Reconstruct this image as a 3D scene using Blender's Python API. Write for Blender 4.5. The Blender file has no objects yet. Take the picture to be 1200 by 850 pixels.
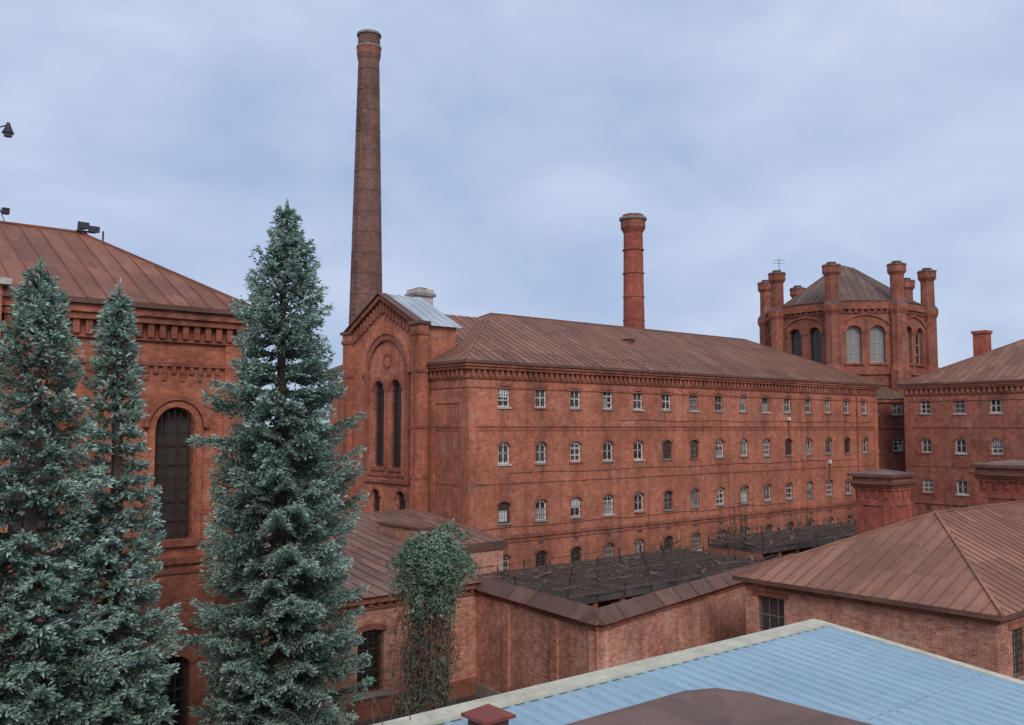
import bpy, math, random
import numpy as np
from mathutils import Vector
random.seed(7)
rad = math.radians
scene = bpy.context.scene

# ------------------------------------------------------------------ materials
M = {}
class NT:
    def __init__(s, name):
        m = bpy.data.materials.new(name); m.use_nodes = True
        s.m = m; s.n = m.node_tree.nodes; s.l = m.node_tree.links
        s.b = s.n['Principled BSDF']; M[name] = m
    def node(s, t, **kw):
        nd = s.n.new(t)
        for k, v in kw.items():
            if k in nd.inputs: nd.inputs[k].default_value = v
            else: setattr(nd, k, v)
        return nd
    def link(s, a, b): s.l.new(a, b)
    def mix(s, fac, a, b, mode='MIX'):
        nd = s.n.new('ShaderNodeMix'); nd.data_type = 'RGBA'; nd.blend_type = mode
        for idx, val in ((0, fac), (6, a), (7, b)):
            if hasattr(val, 'is_linked') or hasattr(val, 'links'): s.l.new(val, nd.inputs[idx])
            else:
                nd.inputs[idx].default_value = val if idx == 0 else (*val, 1)
        return nd.outputs[2]
    def ramp(s, src, p0, p1, c0=(0, 0, 0), c1=(1, 1, 1)):
        nd = s.n.new('ShaderNodeValToRGB')
        nd.color_ramp.elements[0].position = p0; nd.color_ramp.elements[1].position = p1
        nd.color_ramp.elements[0].color = (*c0, 1); nd.color_ramp.elements[1].color = (*c1, 1)
        s.l.new(src, nd.inputs[0]); return nd.outputs[0]
    def math(s, op, a, k):
        m = s.n.new('ShaderNodeMath'); m.operation = op; s.l.new(a, m.inputs[0])
        if k is None: pass
        elif isinstance(k, (int, float)): m.inputs[1].default_value = k
        else: s.l.new(k, m.inputs[1])
        return m.outputs[0]
    def mul(s, a, k): return s.math('MULTIPLY', a, k)
    def uv(s): return s.n.new('ShaderNodeTexCoord').outputs['UV']
    def obj(s): return s.n.new('ShaderNodeTexCoord').outputs['Object']
    def noise(s, vec, scale, detail=5, rough=0.6, mscale=None):
        if mscale:
            mp = s.n.new('ShaderNodeMapping'); mp.inputs['Scale'].default_value = mscale
            s.l.new(vec, mp.inputs[0]); vec = mp.outputs[0]
        nd = s.n.new('ShaderNodeTexNoise'); nd.inputs['Scale'].default_value = scale
        nd.inputs['Detail'].default_value = detail; nd.inputs['Roughness'].default_value = rough
        s.l.new(vec, nd.inputs['Vector']); return nd.outputs['Fac']
    def bump(s, h, strength, dist):
        nd = s.n.new('ShaderNodeBump'); nd.inputs['Strength'].default_value = strength
        nd.inputs['Distance'].default_value = dist
        s.l.new(h, nd.inputs['Height']); s.l.new(nd.outputs[0], s.b.inputs['Normal'])

def brick_mat(name, c1, c2, mortar, dirt=(0.125, 0.066, 0.050), lime=0.35, dirtk=0.6, limec=(0.54, 0.36, 0.28), damp=0.5, dampz=(1.0, 7.0), sill=None):
    t = NT(name); uv = t.uv(); ob = t.obj()
    br = t.node('ShaderNodeTexBrick')
    br.inputs['Scale'].default_value = 1.0
    br.inputs['Color1'].default_value = (*c1, 1); br.inputs['Color2'].default_value = (*c2, 1)
    br.inputs['Mortar'].default_value = (*mortar, 1)
    br.inputs['Brick Width'].default_value = 0.26; br.inputs['Row Height'].default_value = 0.078
    br.inputs['Mortar Size'].default_value = 0.010; br.inputs['Mortar Smooth'].default_value = 0.3
    t.link(uv, br.inputs['Vector'])
    col = br.outputs['Color']
    n1 = t.noise(ob, 0.30, 5, 0.68)
    col = t.mix(1.0, col, t.ramp(n1, 0.34, 0.66, (0.70, 0.66, 0.64), (1.24, 1.22, 1.18)), 'MULTIPLY')
    n2 = t.noise(ob, 2.6, 5, 0.8)
    col = t.mix(1.0, col, t.ramp(n2, 0.34, 0.66, (0.70, 0.67, 0.66), (1.26, 1.24, 1.22)), 'MULTIPLY')
    st = t.noise(ob, 1.0, 5, 0.7, (1.7, 1.7, 0.12))
    col = t.mix(t.mul(t.ramp(st, 0.49, 0.74), dirtk), col, dirt)
    sp = t.node('ShaderNodeSeparateXYZ'); t.link(ob, sp.inputs[0])
    if sill:   # rain streaks that run down under the window columns
        a = t.math('SUBTRACT', sp.outputs[sill[0]], sill[1]); a = t.mul(a, 2*math.pi/sill[2]); a = t.math('COSINE', a, None)
        f = t.ramp(a, 0.55, 0.97); s2 = t.noise(ob, 3.2, 4, 0.75, (1.6, 1.6, 0.10))
        col = t.mix(t.mul(t.mul(f, t.ramp(s2, 0.40, 0.66)), 0.62), col, (0.14, 0.078, 0.060))
        f2 = t.ramp(a, -0.9, -0.2, (1, 1, 1), (0, 0, 0)); s3 = t.noise(ob, 1.1, 5, 0.75, (1, 1, 0.5))
        col = t.mix(t.mul(t.mul(f2, t.ramp(s3, 0.50, 0.72)), 0.35), col, (0.58, 0.32, 0.24))
    mr = t.node('ShaderNodeMapRange'); mr.inputs['From Min'].default_value = dampz[0]; mr.inputs['From Max'].default_value = dampz[1]
    mr.inputs['To Min'].default_value = 1.0; mr.inputs['To Max'].default_value = 0.0; t.link(sp.outputs[2], mr.inputs['Value'])
    col = t.mix(t.mul(t.mul(mr.outputs[0], t.ramp(n1, 0.35, 0.60, (1, 1, 1), (0.25, 0.25, 0.25))), damp), col, (0.10, 0.066, 0.054))
    ln = t.noise(ob, 0.8, 7, 0.8, (1, 1, 0.7))
    col = t.mix(t.mul(t.ramp(ln, 0.54, 0.70), lime), col, limec)
    t.link(col, t.b.inputs['Base Color'])
    t.b.inputs['Roughness'].default_value = 0.92
    t.b.inputs['Specular IOR Level'].default_value = 0.15
    add = t.node('ShaderNodeMath', operation='ADD')
    t.link(br.outputs['Fac'], add.inputs[0]); t.link(t.mul(n2, -1.0), add.inputs[1])
    t.bump(t.mul(add.outputs[0], -1.0), 0.5, 0.016)

brick_mat('brick', (0.60, 0.200, 0.118), (0.44, 0.134, 0.082), (0.40, 0.22, 0.16), lime=0.5, sill=(0, 32.75, 2.8))
brick_mat('brick_left', (0.57, 0.182, 0.104), (0.40, 0.120, 0.072), (0.40, 0.22, 0.16), dirtk=0.6, lime=0.4, damp=0.3)
brick_mat('brick_yard', (0.66, 0.285, 0.190), (0.42, 0.150, 0.102), (0.54, 0.41, 0.33), lime=0.75, dirtk=0.42, limec=(0.60, 0.46, 0.38), damp=0.25, dampz=(0, 2.0))
brick_mat('brick_trim', (0.44, 0.142, 0.088), (0.32, 0.100, 0.066), (0.31, 0.17, 0.13), dirtk=0.8, lime=0.3)
brick_mat('brick_tower', (0.42, 0.150, 0.100), (0.295, 0.098, 0.068), (0.28, 0.16, 0.13), dirtk=0.8, lime=0.35, dampz=(0, 4))
brick_mat('brick_chimney', (0.255, 0.136, 0.116), (0.18, 0.094, 0.084), (0.24, 0.16, 0.14), dirtk=0.75, lime=0.45, limec=(.37, .26, .235))
brick_mat('brick_stack', (0.48, 0.128, 0.088), (0.35, 0.090, 0.064), (0.28, 0.13, 0.11), dirtk=0.7, lime=0.2)

def metal_roof(name, c, c2, stain, panel=0.62, vpanel=2.2, rough=0.55, amp=0.22):
    t = NT(name); uv = t.uv(); ob = t.obj()
    sep = t.node('ShaderNodeSeparateXYZ'); t.link(uv, sep.inputs[0])
    def q(o, d):
        a = t.node('ShaderNodeMath', operation='DIVIDE'); a.inputs[1].default_value = d
        t.link(o, a.inputs[0]); b = t.node('ShaderNodeMath', operation='FLOOR'); t.link(a.outputs[0], b.inputs[0]); return b.outputs[0]
    cu = q(sep.outputs[0], panel); cv = q(sep.outputs[1], vpanel)
    cb = t.node('ShaderNodeCombineXYZ'); t.link(cu, cb.inputs[0]); t.link(cv, cb.inputs[1])
    wn = t.node('ShaderNodeTexWhiteNoise', noise_dimensions='2D'); t.link(cb.outputs[0], wn.inputs['Vector'])
    n1 = t.noise(ob, 0.45, 5, 0.7)
    col = t.mix(t.ramp(n1, 0.38, 0.62), c, c2)
    col = t.mix(1.0, col, t.ramp(wn.outputs['Value'], 0, 1, (1-amp,)*3, (1+amp,)*3), 'MULTIPLY')
    n2 = t.noise(uv, 2.0, 6, 0.8, (1.5, 0.3, 1))
    col = t.mix(t.mul(t.ramp(n2, 0.48, 0.70), 0.75), col, stain)
    t.link(col, t.b.inputs['Base Color'])
    r = t.ramp(n2, 0.3, 0.8, (rough-0.1,)*3, (rough+0.2,)*3); t.link(r, t.b.inputs['Roughness'])
    t.b.inputs['Specular IOR Level'].default_value = 0.22
    t.bump(t.noise(uv, 1.3, 3, 0.5), 0.3, 0.06)

metal_roof('roof_red', (0.275, 0.132, 0.086), (0.205, 0.097, 0.067), (0.135, 0.078, 0.058))
metal_roof('roof_left', (0.30, 0.120, 0.073), (0.22, 0.086, 0.055), (0.135, 0.068, 0.05))
metal_roof('roof_hip', (0.33, 0.152, 0.096), (0.255, 0.116, 0.078), (0.16, 0.09, 0.064))
metal_roof('roof_annex', (0.25, 0.135, 0.10), (0.19, 0.10, 0.078), (0.32, 0.235, 0.195))
metal_roof('roof_tower', (0.200, 0.120, 0.088), (0.150, 0.095, 0.074), (0.085, 0.063, 0.054))
metal_roof('roof_zinc', (0.52, 0.57, 0.60), (0.40, 0.45, 0.49), (0.27, 0.25, 0.25), amp=0.1)
metal_roof('roof_blue', (0.35, 0.48, 0.565), (0.30, 0.43, 0.52), (0.25, 0.34, 0.39), panel=1.2, vpanel=30, rough=0.5, amp=0.05)
metal_roof('rust_sheet', (0.23, 0.135, 0.10), (0.17, 0.10, 0.078), (0.10, 0.07, 0.058), panel=1.9, vpanel=1.7, amp=0.10)
metal_roof('cap_metal', (0.185, 0.093, 0.067), (0.13, 0.070, 0.054), (0.085, 0.055, 0.045), panel=1.4, vpanel=5)

def plain(name, c, rough=0.7, var=0.25, scale=3.0, metal=0.0, spec=0.4, dirt=None):
    t = NT(name); ob = t.obj()
    n = t.noise(ob, scale, 4, 0.7)
    col = t.mix(1.0, c, t.ramp(n, 0.3, 0.72, (1-var,)*3, (1+var*0.6,)*3), 'MULTIPLY')
    if dirt:
        n2 = t.noise(ob, scale*0.7+0.7, 5, 0.75, (1, 1, 0.4))
        col = t.mix(t.ramp(n2, 0.5, 0.75), col, dirt)
    t.link(col, t.b.inputs['Base Color']); t.b.inputs['Roughness'].default_value = rough
    t.b.inputs['Metallic'].default_value = metal; t.b.inputs['Specular IOR Level'].default_value = spec
plain('white_paint', (0.76, 0.73, 0.68), 0.6, 0.2, 4, dirt=(0.52, 0.45, 0.40))
plain('grey_paint', (0.42, 0.385, 0.36), 0.6, 0.3, 4)
plain('brown_paint', (0.10, 0.055, 0.045), 0.6, 0.3, 4)
plain('iron', (0.055, 0.045, 0.042), 0.6, 0.4, 5)
plain('rusty_iron', (0.13, 0.09, 0.072), 0.8, 0.5, 3)
plain('cream_trim', (0.62, 0.58, 0.44), 0.6, 0.25, 2, dirt=(0.42, 0.39, 0.31))
plain('plaster', (0.58, 0.53, 0.47), 0.9, 0.3, 2, dirt=(0.32, 0.25, 0.22))
plain('tar', (0.085, 0.072, 0.064), 0.9, 0.5, 1.0, dirt=(0.16, 0.115, 0.09))
plain('concrete', (0.28, 0.25, 0.23), 0.9, 0.35, 2)
plain('red_cap', (0.26, 0.06, 0.045), 0.5, 0.25, 6, dirt=(0.14, 0.06, 0.05))
plain('panel_white', (0.68, 0.67, 0.65), 0.5, 0.2, 2)
plain('bark', (0.10, 0.075, 0.06), 0.95, 0.4, 6)
plain('vine', (0.20, 0.12, 0.09), 0.95, 0.5, 3)
plain('lamp_black', (0.03, 0.03, 0.033), 0.45, 0.2, 6)
plain('ground', (0.085, 0.078, 0.068), 0.95, 0.5, 0.25, dirt=(0.06, 0.07, 0.035))
t = NT('glass'); t.b.inputs['Base Color'].default_value = (0.025, 0.022, 0.022, 1); t.b.inputs['Roughness'].default_value = 0.12
t = NT('glass_pale'); t.b.inputs['Base Color'].default_value = (0.26, 0.25, 0.24, 1); t.b.inputs['Roughness'].default_value = 0.25
t = NT('glass_grey'); t.b.inputs['Base Color'].default_value = (0.10, 0.085, 0.078, 1); t.b.inputs['Roughness'].default_value = 0.2

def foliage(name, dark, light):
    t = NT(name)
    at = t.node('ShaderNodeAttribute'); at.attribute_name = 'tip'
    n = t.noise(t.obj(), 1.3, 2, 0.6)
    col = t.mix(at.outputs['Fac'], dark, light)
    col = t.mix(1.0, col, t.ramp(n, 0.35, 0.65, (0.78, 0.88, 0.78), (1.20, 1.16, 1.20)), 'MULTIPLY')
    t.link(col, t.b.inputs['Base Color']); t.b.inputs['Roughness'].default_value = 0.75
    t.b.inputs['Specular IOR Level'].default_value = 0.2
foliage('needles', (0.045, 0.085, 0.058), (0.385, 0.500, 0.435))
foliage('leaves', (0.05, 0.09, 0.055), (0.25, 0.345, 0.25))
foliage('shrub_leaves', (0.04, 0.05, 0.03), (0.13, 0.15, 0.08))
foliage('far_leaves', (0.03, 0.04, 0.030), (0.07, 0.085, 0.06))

# ------------------------------------------------------------------ mesh builder
class MB:
    def __init__(s): s.v = []; s.f = []; s.m = []; s.uv = []; s.names = []
    def mi(s, n):
        if n not in s.names: s.names.append(n)
        return s.names.index(n)
    def poly(s, pts, mat, mode='auto'):
        nx = ny = nz = 0.0; k = len(pts)
        for i in range(k):
            a = pts[i]; b = pts[(i+1) % k]
            nx += (a[1]-b[1])*(a[2]+b[2]); ny += (a[2]-b[2])*(a[0]+b[0]); nz += (a[0]-b[0])*(a[1]+b[1])
        l = math.sqrt(nx*nx+ny*ny+nz*nz) or 1; nx /= l; ny /= l; nz /= l
        base = len(s.v); s.v.extend(pts); s.f.append(tuple(range(base, base+k))); s.m.append(s.mi(mat))
        h = math.hypot(nx, ny)
        if h < 1e-4 or (mode == 'auto' and abs(nz) > 0.8):
            s.uv.extend([(p[0], p[1]) for p in pts])
        else:
            tx, ty = -ny/h, nx/h
            if mode == 'roof':
                gx, gy, gz = -nz*nx/h, -nz*ny/h, h
                s.uv.extend([(p[0]*tx+p[1]*ty, p[0]*gx+p[1]*gy+p[2]*gz) for p in pts])
            else:
                s.uv.extend([(p[0]*tx+p[1]*ty, p[2]) for p in pts])
    def hexa(s, b, t, mat):
        s.poly([b[3], b[2], b[1], b[0]], mat); s.poly(t, mat)
        for i in range(4):
            j = (i+1) % 4; s.poly([b[i], b[j], t[j], t[i]], mat)
    def box(s, x0, x1, y0, y1, z0, z1, mat):
        b = [(x0, y0, z0), (x1, y0, z0), (x1, y1, z0), (x0, y1, z0)]
        s.hexa(b, [(p[0], p[1], z1) for p in b], mat)
    def beam(s, p, q, w, h, mat):
        p = Vector(p); q = Vector(q); d = (q-p)
        if d.length < 1e-5: return
        d.normalize(); up = Vector((0, 0, 1)) if abs(d.z) < 0.95 else Vector((1, 0, 0))
        a = d.cross(up).normalized()*w*0.5; c = a.normalized().cross(d)*h*0.5
        f = lambda o: [tuple(o-a-c), tuple(o+a-c), tuple(o+a+c), tuple(o-a+c)]
        s.hexa(f(p), f(q), mat)
    def prism(s, cx, cy, r0, r1, z0, z1, n, mat, rot=0.0, cap=True):
        A = [(cx+r0*math.cos(rot+2*math.pi*i/n), cy+r0*math.sin(rot+2*math.pi*i/n), z0) for i in range(n)]
        B = [(cx+r1*math.cos(rot+2*math.pi*i/n), cy+r1*math.sin(rot+2*math.pi*i/n), z1) for i in range(n)]
        for i in range(n):
            j = (i+1) % n; s.poly([A[i], A[j], B[j], B[i]], mat)
        if cap: s.poly(B, mat); s.poly(A[::-1], mat)
    def roof(s, pts, mat, step=0.62, seam=True, w=0.035, h=0.045):
        s.poly(pts, mat, 'roof')
        if not seam: return
        P = [Vector(p) for p in pts]; n = Vector((0, 0, 0))
        for i in range(len(P)): n += (P[i]-P[0]).cross(P[(i+1) % len(P)]-P[0])
        n.normalize()
        if n.z < 0: n = -n
        t = Vector((-n.y, n.x, 0))
        if t.length < 1e-4: return
        t.normalize()
        us = [p.dot(t) for p in P]; u0, u1 = min(us), max(us)
        u = (math.floor(u0/step)+1)*step
        while u < u1-0.02:
            hit = []
            for i in range(len(P)):
                a, b = us[i], us[(i+1) % len(P)]
                if (a-u)*(b-u) < 0:
                    k = (u-a)/(b-a); hit.append(P[i].lerp(P[(i+1) % len(P)], k))
            if len(hit) >= 2 and (hit[0]-hit[1]).length > 0.15:
                o = n*(h*0.4); s.beam(hit[0]+o, hit[1]+o, w, h, mat)
            u += step
    def obj(s, name, parent=None, smooth=False):
        me = bpy.data.meshes.new(name); me.from_pydata(s.v, [], s.f)
        for n in s.names: me.materials.append(M[n])
        me.polygons.foreach_set('material_index', s.m)
        ul = me.uv_layers.new(name='UVMap'); ul.data.foreach_set('uv', np.array(s.uv, dtype=np.float32).ravel())
        if smooth: me.polygons.foreach_set('use_smooth', [True]*len(s.f))
        me.update(); o = bpy.data.objects.new(name, me); scene.collection.objects.link(o)
        if parent: o.parent = parent
        return o

def empty(name, loc=(0, 0, 0)):
    e = bpy.data.objects.new(name, None); e.empty_display_size = 0.5
    scene.collection.objects.link(e); return e

class Wall:
    def __init__(s, O, d, n): s.O = O; s.d = d; s.n = n
    def P(s, a, o, z): return (s.O[0]+s.d[0]*a+s.n[0]*o, s.O[1]+s.d[1]*a+s.n[1]*o, z)
    def box(s, mb, a0, a1, o0, o1, z0, z1, mat):
        b = [s.P(a0, o0, z0), s.P(a1, o0, z0), s.P(a1, o1, z0), s.P(a0, o1, z0)]
        mb.hexa(b, [(p[0], p[1], z1) for p in b], mat)

def arc(c, w, ztop, rise, k=10):
    hw = w/2; R = (hw*hw+rise*rise)/(2*rise); zc = ztop-R; a = math.asin(min(1, hw/R))
    return [(c+R*math.sin(-a+2*a*i/k), zc+R*math.cos(-a+2*a*i/k)) for i in range(k+1)], (c, zc, R, a)

def build_wall(mb, W, L, z0, z1, ops, mat, reveal=0.3):
    S = sorted({0.0, L, *[o['c']-o['w']/2 for o in ops], *[o['c']+o['w']/2 for o in ops]})
    Z = sorted({z0, z1, *[o['za'] for o in ops], *[o['zb'] for o in ops]})
    for j in range(len(Z)-1):
        run = None
        for i in range(len(S)):
            hole = True
            if i < len(S)-1:
                cs = (S[i]+S[i+1])/2; cz = (Z[j]+Z[j+1])/2
                hole = any(abs(cs-o['c']) < o['w']/2 and o['za'] < cz < o['zb'] for o in ops)
            if not hole and run is None: run = S[i]
            if hole and run is not None:
                mb.poly([W.P(run, 0, Z[j]), W.P(S[i], 0, Z[j]), W.P(S[i], 0, Z[j+1]), W.P(run, 0, Z[j+1])], mat); run = None
    for o in ops:
        a, b = o['c']-o['w']/2, o['c']+o['w']/2; za, zb, r = o['za'], o['zb'], o.get('rise', 0)
        zs = zb-r; rv = -reveal
        mb.poly([W.P(a, 0, za), W.P(a, rv, za), W.P(a, rv, zs), W.P(a, 0, zs)], mat)
        mb.poly([W.P(b, 0, za), W.P(b, 0, zs), W.P(b, rv, zs), W.P(b, rv, za)], mat)
        mb.poly([W.P(a, 0, za), W.P(b, 0, za), W.P(b, rv, za), W.P(a, rv, za)], mat)
        if r > 0:
            pts, _ = arc(o['c'], o['w'], zb, r)
            for i in range(len(pts)-1):
                p, q = pts[i], pts[i+1]
                mb.poly([W.P(p[0], 0, p[1]), W.P(q[0], 0, q[1]), W.P(q[0], 0, zb), W.P(p[0], 0, zb)], mat)
                mb.poly([W.P(p[0], 0, p[1]), W.P(p[0], rv, p[1]), W.P(q[0], rv, q[1]), W.P(q[0], 0, q[1])], mat)
        else:
            mb.poly([W.P(a, 0, zb), W.P(a, rv, zb), W.P(b, rv, zb), W.P(b, 0, zb)], mat)

def ring(mb, W, c, w, ztop, rise, t, proud, mat, k=12, back=-0.02):
    pts, (cc, zc, R, a) = arc(c, w, ztop, rise, k)
    def pt(i, rr):
        th = -a+2*a*i/k; return (cc+rr*math.sin(th), zc+rr*math.cos(th))
    for i in range(k):
        i0, i1 = pt(i, R), pt(i+1, R); o0, o1 = pt(i, R+t), pt(i+1, R+t)
        mb.poly([W.P(i0[0], proud, i0[1]), W.P(i1[0], proud, i1[1]), W.P(o1[0], proud, o1[1]), W.P(o0[0], proud, o0[1])], mat)
        mb.poly([W.P(o0[0], back, o0[1]), W.P(o0[0], proud, o0[1]), W.P(o1[0], proud, o1[1]), W.P(o1[0], back, o1[1])], mat)
        mb.poly([W.P(i0[0], back, i0[1]), W.P(i1[0], back, i1[1]), W.P(i1[0], proud, i1[1]), W.P(i0[0], proud, i0[1])], mat)
    for i in (0, k):
        p, q = pt(i, R), pt(i, R+t)
        mb.poly([W.P(p[0], back, p[1]), W.P(p[0], proud, p[1]), W.P(q[0], proud, q[1]), W.P(q[0], back, q[1])], mat)

def win(mb, W, o, frame, glass, depth=0.24, fw=0.06, nv=1, nh=1, grille=None, gs=0.16, gw=0.018):
    a, b = o['c']-o['w']/2, o['c']+o['w']/2; za, zb, r = o['za'], o['zb'], o.get('rise', 0)
    d = -depth
    mb.poly([W.P(a, d-0.05, za), W.P(b, d-0.05, za), W.P(b, d-0.05, zb), W.P(a, d-0.05, zb)], glass)
    zs = zb-r
    W.box(mb, a+0.002, a+fw, d-0.06, d, za+0.002, zs, frame); W.box(mb, b-fw, b-0.002, d-0.06, d, za+0.002, zs, frame)
    W.box(mb, a+fw, b-fw, d-0.06, d-0.003, za+0.002, za+fw, frame)
    if r > 0: ring(mb, W, o['c'], o['w']-2*fw, zb-fw, max(0.02, min(r-0.01, (o['w']-2*fw)/2)), fw-0.004, d+0.001, frame, back=d-0.06)
    else: W.box(mb, a+fw, b-fw, d-0.06, d-0.003, zb-fw, zb-0.002, frame)
    def top(s):
        if r <= 0: return zb
        pts, (cc, zc, R, aa) = arc(o['c'], o['w'], zb, r)
        return zc+math.sqrt(max(0, R*R-(s-cc)**2))
    for i in range(nv):
        s = a+(b-a)*(i+1)/(nv+1); W.box(mb, s-fw*0.4, s+fw*0.4, d-0.055, d-0.006, za+fw, top(s)-0.02, frame)
    for i in range(nh):
        z = za+(zs-za)*(i+1)/(nh+1) if r > 0.3 else za+(zb-za)*(i+1)/(nh+1)
        W.box(mb, a+fw, b-fw, d-0.05, d-0.009, z-fw*0.4, z+fw*0.4, frame)
    if grille:
        g = -0.08; n = max(2, int((b-a)/gs))
        for i in range(1, n):
            s = a+(b-a)*i/n; W.box(mb, s-gw/2, s+gw/2, g, g+gw, za, top(s), grille)
        n = max(2, int((zs-za)/(gs*1.7)))
        for i in range(1, n+1):
            z = za+(zs-za)*i/n-0.03; W.box(mb, a, b, g-gw, g-0.001, z-gw/2, z+gw/2, grille)

def dent(mb, W, s0, s1, step, w, o1, z0, z1, mat):
    n = int((s1-s0)/step)
    for i in range(n+1):
        s = s0+(s1-s0)*i/max(1, n); W.box(mb, s-w/2, s+w/2, -0.02, o1, z0, z1, mat)

def cornice(mb, W, L, zt, ext, dz, mat, k=1.0, e1=None):
    e1 = ext if e1 is None else e1
    for (a, b, p) in ((0.0, 0.14, 0.34), (0.143, 0.30, 0.25), (0.70, 0.80, 0.10), (1.25, 1.33, 0.05)):
        W.box(mb, -ext*p*k, L+e1*p*k, -0.04, p*k, zt-b*1.0+dz, zt-a+dz, mat)
    dent(mb, W, 0.3, L-0.3, 0.42, 0.2, 0.17*k, zt-0.70+dz, zt-0.303+dz, mat)

def hip(mb, x0, x1, y0, y1, ze, zr, axis, ra, rb, oh, mat, step=0.62, fascia='cap_metal'):
    x0 -= oh; x1 += oh; y0 -= oh; y1 += oh; ra += oh; rb += oh
    c = [(x0, y0, ze), (x1, y0, ze), (x1, y1, ze), (x0, y1, ze)]
    if axis == 'x':
        ym = (y0+y1)/2; A = (x0+ra, ym, zr); B = (x1-rb, ym, zr)
        fs = [[c[0], c[1], B, A], [c[2], c[3], A, B], [c[3], c[0], A], [c[1], c[2], B]]
        hips = [(c[0], A), (c[3], A), (c[1], B), (c[2], B), (A, B)]
    else:
        xm = (x0+x1)/2; A = (xm, y0+ra, zr); B = (xm, y1-rb, zr)
        fs = [[c[0], c[1], A], [c[1], c[2], B, A], [c[2], c[3], B], [c[3], c[0], A, B]]
        hips = [(c[0], A), (c[1], A), (c[2], B), (c[3], B), (A, B)]
    for f in fs: mb.roof(f, mat, step)
    for p, q in hips: mb.beam((p[0], p[1], p[2]+0.03), (q[0], q[1], q[2]+0.03), 0.10, 0.07, mat)
    z = ze-0.16
    mb.poly([(p[0], p[1], z) for p in c][::-1], 'brown_paint')
    for i in range(4):
        p, q = c[i], c[(i+1) % 4]; mb.poly([(p[0], p[1], z), (q[0], q[1], z), (q[0], q[1], ze-0.001), (p[0], p[1], ze-0.001)], fascia)

# ------------------------------------------------------------------ ground
g = MB(); g.poly([(-3000, -3000, 0), (3000, -3000, 0), (3000, 3000, 0), (-3000, 3000, 0)], 'ground'); g.obj('ground')

# ------------------------------------------------------------------ main cell block
def cell_ops(cs, rows):
    ops = []
    for c in cs:
        for (z, h, r) in rows: ops.append(dict(c=c, w=0.90, za=z-h/2, zb=z+h/2, rise=r))
    return ops
ROWS = [(12.79, 1.20, 0.10), (9.59, 1.24, 0.24), (6.27, 1.22, 0.20), (3.35, 1.15, 0.24)]
def cell_windows(mbw, mbt, W, ops):
    for o in ops:
        row4 = o['za'] < 4
        fr = random.choices(['white_paint', 'grey_paint', 'brown_paint'], [0.78, 0.15, 0.07] if not row4 else [0.2, 0.4, 0.4])[0]
        gl = random.choices(['glass', 'glass_grey', 'glass_pale'], [0.40, 0.32, 0.28])[0]
        win(mbw, W, o, fr, gl, 0.10+random.random()*0.04, random.uniform(.10, .13), 1, random.choice([1, 1, 2]), 'rusty_iron', 0.17, 0.02)
        if random.random() < 0.40 and not row4:
            h0 = random.choice([0.1, 0.1, 0.55])
            W.box(mbw, o['c']-0.33, o['c']+random.choice([0.3, 0.0, 0.3]), -0.093, -0.088, o['za']+h0, o['za']+h0+random.choice([0.35, 0.5, 0.6]), random.choice(['panel_white', 'grey_paint', 'grey_paint']))
        W.box(mbt, o['c']-0.52, o['c']+0.52, -0.1, 0.08, o['za']-0.09, o['za']+0.004, random.choice(['plaster', 'concrete', 'concrete', 'brick_trim']))
        if o['rise'] > 0.15: ring(mbt, W, o['c'], o['w']+0.02, o['zb']+0.01, o['rise']+0.03, 0.16, 0.035, 'brick_trim', 6)
        else: W.box(mbt, o['c']-0.55, o['c']+0.55, -0.02, 0.03, o['zb']+0.002, o['zb']+0.16, 'brick_trim')
        if row4: W.box(mbt, o['c']-0.14, o['c']+0.14, -0.02, 0.045, o['zb']+0.45, o['zb']+0.8, 'tar')

par = empty('prison_cell_block')
walls = MB(); trim = MB(); wins = MB(); roof = MB()
WF = Wall((30.1, 40.0), (1, 0), (0, -1)); LF = 43.9
ops = cell_ops([2.65+2.8*i for i in range(15)], ROWS)
build_wall(walls, WF, LF, 0, 14.6, ops, 'brick'); cell_windows(wins, trim, WF, ops)
WE = Wall((30.1, 40.0), (0, 1), (-1, 0)); build_wall(walls, WE, 15.5, 0, 14.6, [], 'brick')
WB = Wall((74.0, 40.0), (0, 1), (1, 0)); build_wall(walls, WB, 15.5, 0, 14.6, [], 'brick')
WK = Wall((30.1, 55.5), (1, 0), (0, 1)); ops = cell_ops([2.65+2.8*i for i in range(15)], ROWS); build_wall(walls, WK, LF, 0, 14.6, ops, 'brick')
for o in ops: win(wins, WK, o, 'white_paint', 'glass', 0.16, 0.1)
cornice(trim, WF, LF, 14.58, 1.01, 0, 'brick_trim'); cornice(trim, WE, 15.5, 14.58, 0, 0.003, 'brick_trim'); cornice(trim, WB, 15.5, 14.58, 0, 0.003, 'brick_trim')
for (z0, z1, p) in ((11.05, 11.17, 0.05), (10.86, 10.94, 0.03), (7.85, 7.93, 0.04), (4.78, 4.98, 0.10), (4.55, 4.65, 0.05), (0.0, 1.0, 0.12)):
    WF.box(trim, -p-0.003, LF+p+0.003, -0.04, p, z0, z1, 'brick_trim'); WE.box(trim, 0, 15.5, -0.04, p, z0+0.003, z1-0.003, 'brick_trim')
for s in (0.0, LF-0.6): WF.box(trim, s, s+0.6, -0.04, 0.085, 1.1, 13.2, 'brick')
for s in (0.006, 3.0): WE.box(trim, s, s+0.55, -0.04, 0.085, 1.1, 13.2, 'brick')
WE.box(trim, 0.62, 2.98, -0.04, 0.05, 12.4, 13.1, 'brick')
s = 40.6
trim.beam(WF.P(s, 0.07, 5.1), WF.P(s, 0.07, 14.2), 0.09, 0.09, 'brick_trim')
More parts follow.
